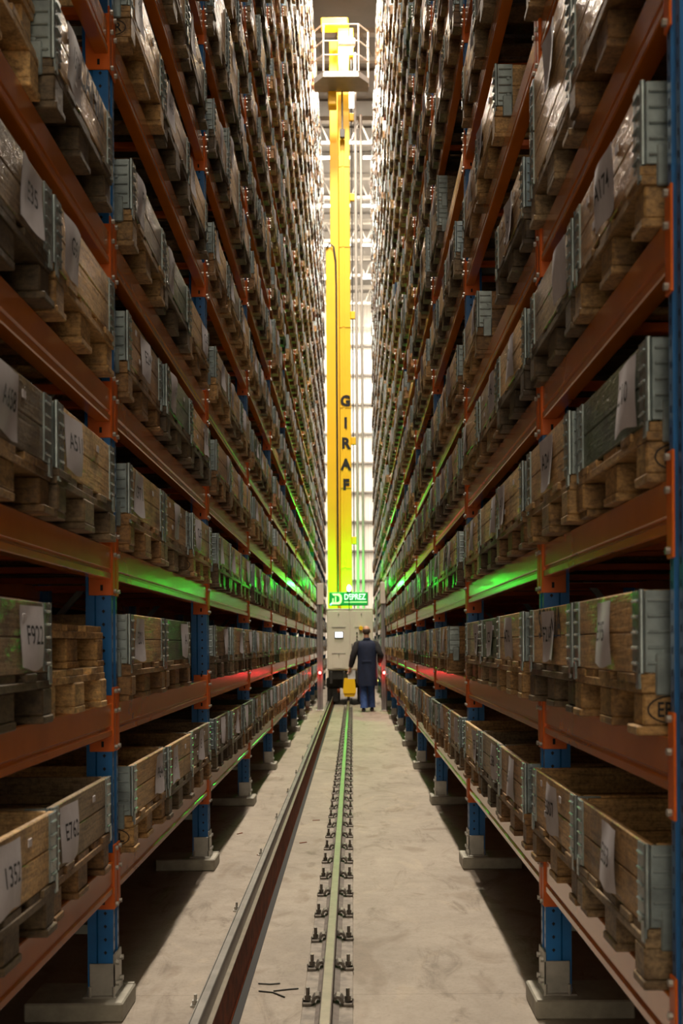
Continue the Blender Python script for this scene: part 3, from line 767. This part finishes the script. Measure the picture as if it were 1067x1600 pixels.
# ------------------------------------------------------------------ person walking away down the aisle
skin = plain('skin', (.50, .27, .17), .5, 0, .12, 20, .05)
M['skin'] = skin; M['coat'] = plain('navy_cloth', (.006, .014, .045), .8, 0, .3, 12, .3)
M['sleeve'] = plain('dark_sleeve', (.018, .017, .020), .85, 0, .3, 14, .3)
M['jeans'] = plain('blue_denim', (.035, .085, .26), .8, 0, .35, 16, .3)
M['shoe'] = plain('black_shoe', (.012, .011, .012), .4, 0, .2, 20, .05)
M['hair'] = plain('grey_brown_hair', (.10, .075, .055), .7, 0, .4, 40, .4)
M['sheet'] = plain('white_sheet', (.80, .80, .80), .6, 0, .05, 20, .02)
def ring(cx, cy, z, rx, ry, n=24, wav=0, ph=0):
    return [(cx + (rx + wav * math.sin(5 * 2 * PI * k / n + ph)) * math.cos(2 * PI * k / n), cy + (ry + wav * math.sin(5 * 2 * PI * k / n + ph)) * math.sin(2 * PI * k / n), z) for k in range(n)]
b = MB()
b.loft([ring(0, 0, z, rx, ry) for z, rx, ry in [(.80, .12, .09), (.86, .17, .11), (.95, .175, .12), (1.06, .15, .105), (1.18, .16, .11), (1.32, .19, .115), (1.42, .18, .10), (1.47, .10, .07), (1.50, .058, .058)]])
b.tube([(0, 0, 1.46), (0, .01, 1.53), (0, .02, 1.62)], [.062, .056, .058], 14)
b.ball((0, .022, 1.685), (.077, .094, .098), 0, 20, 14); b.ball((0, .048, 1.625), (.058, .06, .06), 0, 16, 10)
b.tube([(0, .108, 1.69), (0, .132, 1.655), (0, .11, 1.645)], [.008, .015, .010], 8)
b.tube([(-.022, .103, 1.615), (0, .109, 1.612), (.022, .103, 1.615)], .007, 6)
b.tube([(-.045, .098, 1.708), (0, .112, 1.712), (.045, .098, 1.708)], .008, 6)
for s in (-1, 1):
    b.ball((s * .08, .012, 1.67), (.012, .022, .034), 0, 10, 8); b.ball((s * .03, .105, 1.69), (.012, .008, .008), 0, 8, 6)
ARM = {-1: [(-.19, 0, 1.42), (-.275, -.03, 1.15), (-.335, .05, .91)], 1: [(.19, 0, 1.42), (.29, -.07, 1.16), (.275, .15, 1.03)]}
def hand(b, w, d, side):
    w = Vector(w); d = Vector(d).normalized(); lat = Vector((0, 1, 0)).cross(d)
    if lat.length < .3: lat = Vector((1, 0, 0)).cross(d)
    lat = d.cross(Vector((1, 0, 0))).normalized(); nrm = d.cross(lat).normalized()
    p = w + d * .05
    b.tube([w, w + d * .03, w + d * .085], [.026, .032, .034], 10)
    for i, (o, L) in enumerate(((-.03, .062), (-.010, .074), (.010, .070), (.029, .055))):
        a = w + d * .085 + lat * o
        b.tube([a - d * .02, a + d * L * .4, a + d * L * .7 - nrm * side * .022, a + d * L * .72 - nrm * side * .045], [.011, .0095, .0088, .0075], 8)
    a = w + d * .03 + lat * .028
    b.tube([a - lat * .008, a + lat * .024 + d * .024 - nrm * side * .012, a + lat * .026 + d * .055 - nrm * side * .030], [.013, .0105, .0085], 8)
for s in (-1, 1):
    a = ARM[s]; b.tube([a[0], (Vector(a[0]) + Vector(a[1])) / 2, a[1], (Vector(a[1]) * .6 + Vector(a[2]) * .4), a[2]], [.055, .047, .041, .040, .028], 12)
    hand(b, a[2], Vector(a[2]) - Vector(a[1]), s)
LEG = {-1: [(-.09, 0, .90), (-.075, .05, .50), (-.055, -.05, .09)], 1: [(.09, 0, .90), (.095, .09, .50), (.10, .17, .09)]}
for s in (-1, 1):
    a = LEG[s]; b.tube([a[0], (Vector(a[0]) + Vector(a[1])) / 2, a[1], (Vector(a[1]) * .65 + Vector(a[2]) * .35), a[2]], [.088, .075, .055, .058, .038], 14)
    b.tube([(a[2][0], a[2][1] - .03, .05), (a[2][0] + s * .01, a[2][1] + .16, .035)], [.036, .026], 10)
body = put('person', b.mesh('person', 'skin'), None, (.285, 23.1, 0))
md = body.modifiers.new('remesh', 'REMESH'); md.mode = 'VOXEL'; md.voxel_size = .0065; md.use_smooth_shade = True
tag(body, 'balding person in long navy work coat walking away beside the rail, papers in hand', 'person')
def cloth(name, b, m): return put(name, b.mesh(name, m), body)
b = MB()
b.loft([ring(.01, .01, z, rx, ry, 30, wv, z * 3) for z, rx, ry, wv in [(.54, .205, .165, .012), (.62, .21, .165, .010), (.78, .208, .158, .006), (.95, .202, .150, .003), (1.08, .195, .142, .002), (1.22, .205, .142, .001), (1.34, .222, .138, 0), (1.41, .215, .125, 0), (1.455, .17, .105, 0), (1.485, .10, .08, 0), (1.50, .072, .072, 0), (1.535, .068, .070, 0)]])
b.tube([(-.07, -.06, 1.50), (0, -.085, 1.515), (.07, -.06, 1.50)], .012, 8); b.box(-.10, .10, -.148, -.138, 1.03, 1.065, 0, .004)
cloth('work_coat', b, 'coat')
for s in (-1, 1):
    a = ARM[s]; w = Vector(a[1]) * .08 + Vector(a[2]) * .92; b = MB()
    b.tube([(a[0][0] * .62, 0, 1.445), (a[0][0] * .84, 0, 1.437), (a[0][0] * 1.04, -.002, 1.405), ((a[0][0] * .55 + a[1][0] * .45), -.015, 1.31), a[1], Vector(a[1]) * .5 + Vector(a[2]) * .5, w], [.030, .052, .068, .074, .072, .062, .047], 16); cloth('sleeve', b, 'sleeve')
for s in (-1, 1):
    a = LEG[s]; k = Vector(a[1]); e = Vector(a[2]); b = MB()
    b.tube([a[0], k + Vector((0, 0, .12)), k, k * .55 + e * .45, e + Vector((0, 0, .06)), e + Vector((0, -.005, -.01))], [.10, .088, .078, .076, .078, .082], 16); cloth('trouser_leg', b, 'jeans')
    b = MB()
    rr = [(-.065, .030, .05), (-.04, .042, .075), (.02, .044, .085), (.09, .046, .062), (.16, .046, .05), (.205, .030, .035)]
    rings = []
    for yy, rx, h in rr:
        rings.append([(e.x + s * .01 + rx * math.cos(2 * PI * q / 14), e.y + yy, max(.0, h * .5 + h * .62 * math.sin(2 * PI * q / 14))) for q in range(14)])
    b.loft(rings); cloth('shoe', b, 'shoe')
b = MB(); rings = []
for i in range(7):
    z = 1.605 + .018 * i; rr_ = math.sqrt(max(0, 1 - ((z - 1.685) / .098) ** 2)); th = [PI + (-.02) + (PI + .04) * k / 14 for k in range(15)]
    o = [(.0825 * max(rr_, .66) * math.cos(a), .022 + .100 * max(rr_, .66) * math.sin(a), z) for a in th]; n_ = [(.07 * max(rr_, .6) * math.cos(a), .022 + .086 * max(rr_, .6) * math.sin(a), z) for a in reversed(th)]
    rings.append(o + n_)
b.loft(rings); cloth('hair_fringe', b, 'hair')
# papers in the left hand
b = MB(); n_ = 8
for q in range(3):
    vs = [(-.075 + .15 * i / n_ + .004 * q, .002 * q + .012 * math.sin(i * .7) + z * .12, z) for i in range(n_ + 1) for z in (-.12, .07)]
    vs2 = [(x, y + .001, z) for x, y, z in vs]; m_ = len(vs)
    b.add(vs + vs2, [(2 * i, 2 * i + 1, 2 * i + 3, 2 * i + 2) for i in range(n_)] + [(m_ + 2 * i, m_ + 2 * i + 2, m_ + 2 * i + 3, m_ + 2 * i + 1) for i in range(n_)], 0, True)
o = put('paper_sheets', b.mesh('paper_sheets', 'sheet'), None, (.285 - .315, 23.1 + .085, .80), .15)
tag(o, 'white paper sheets held in the left hand of the walking person', 'papers')
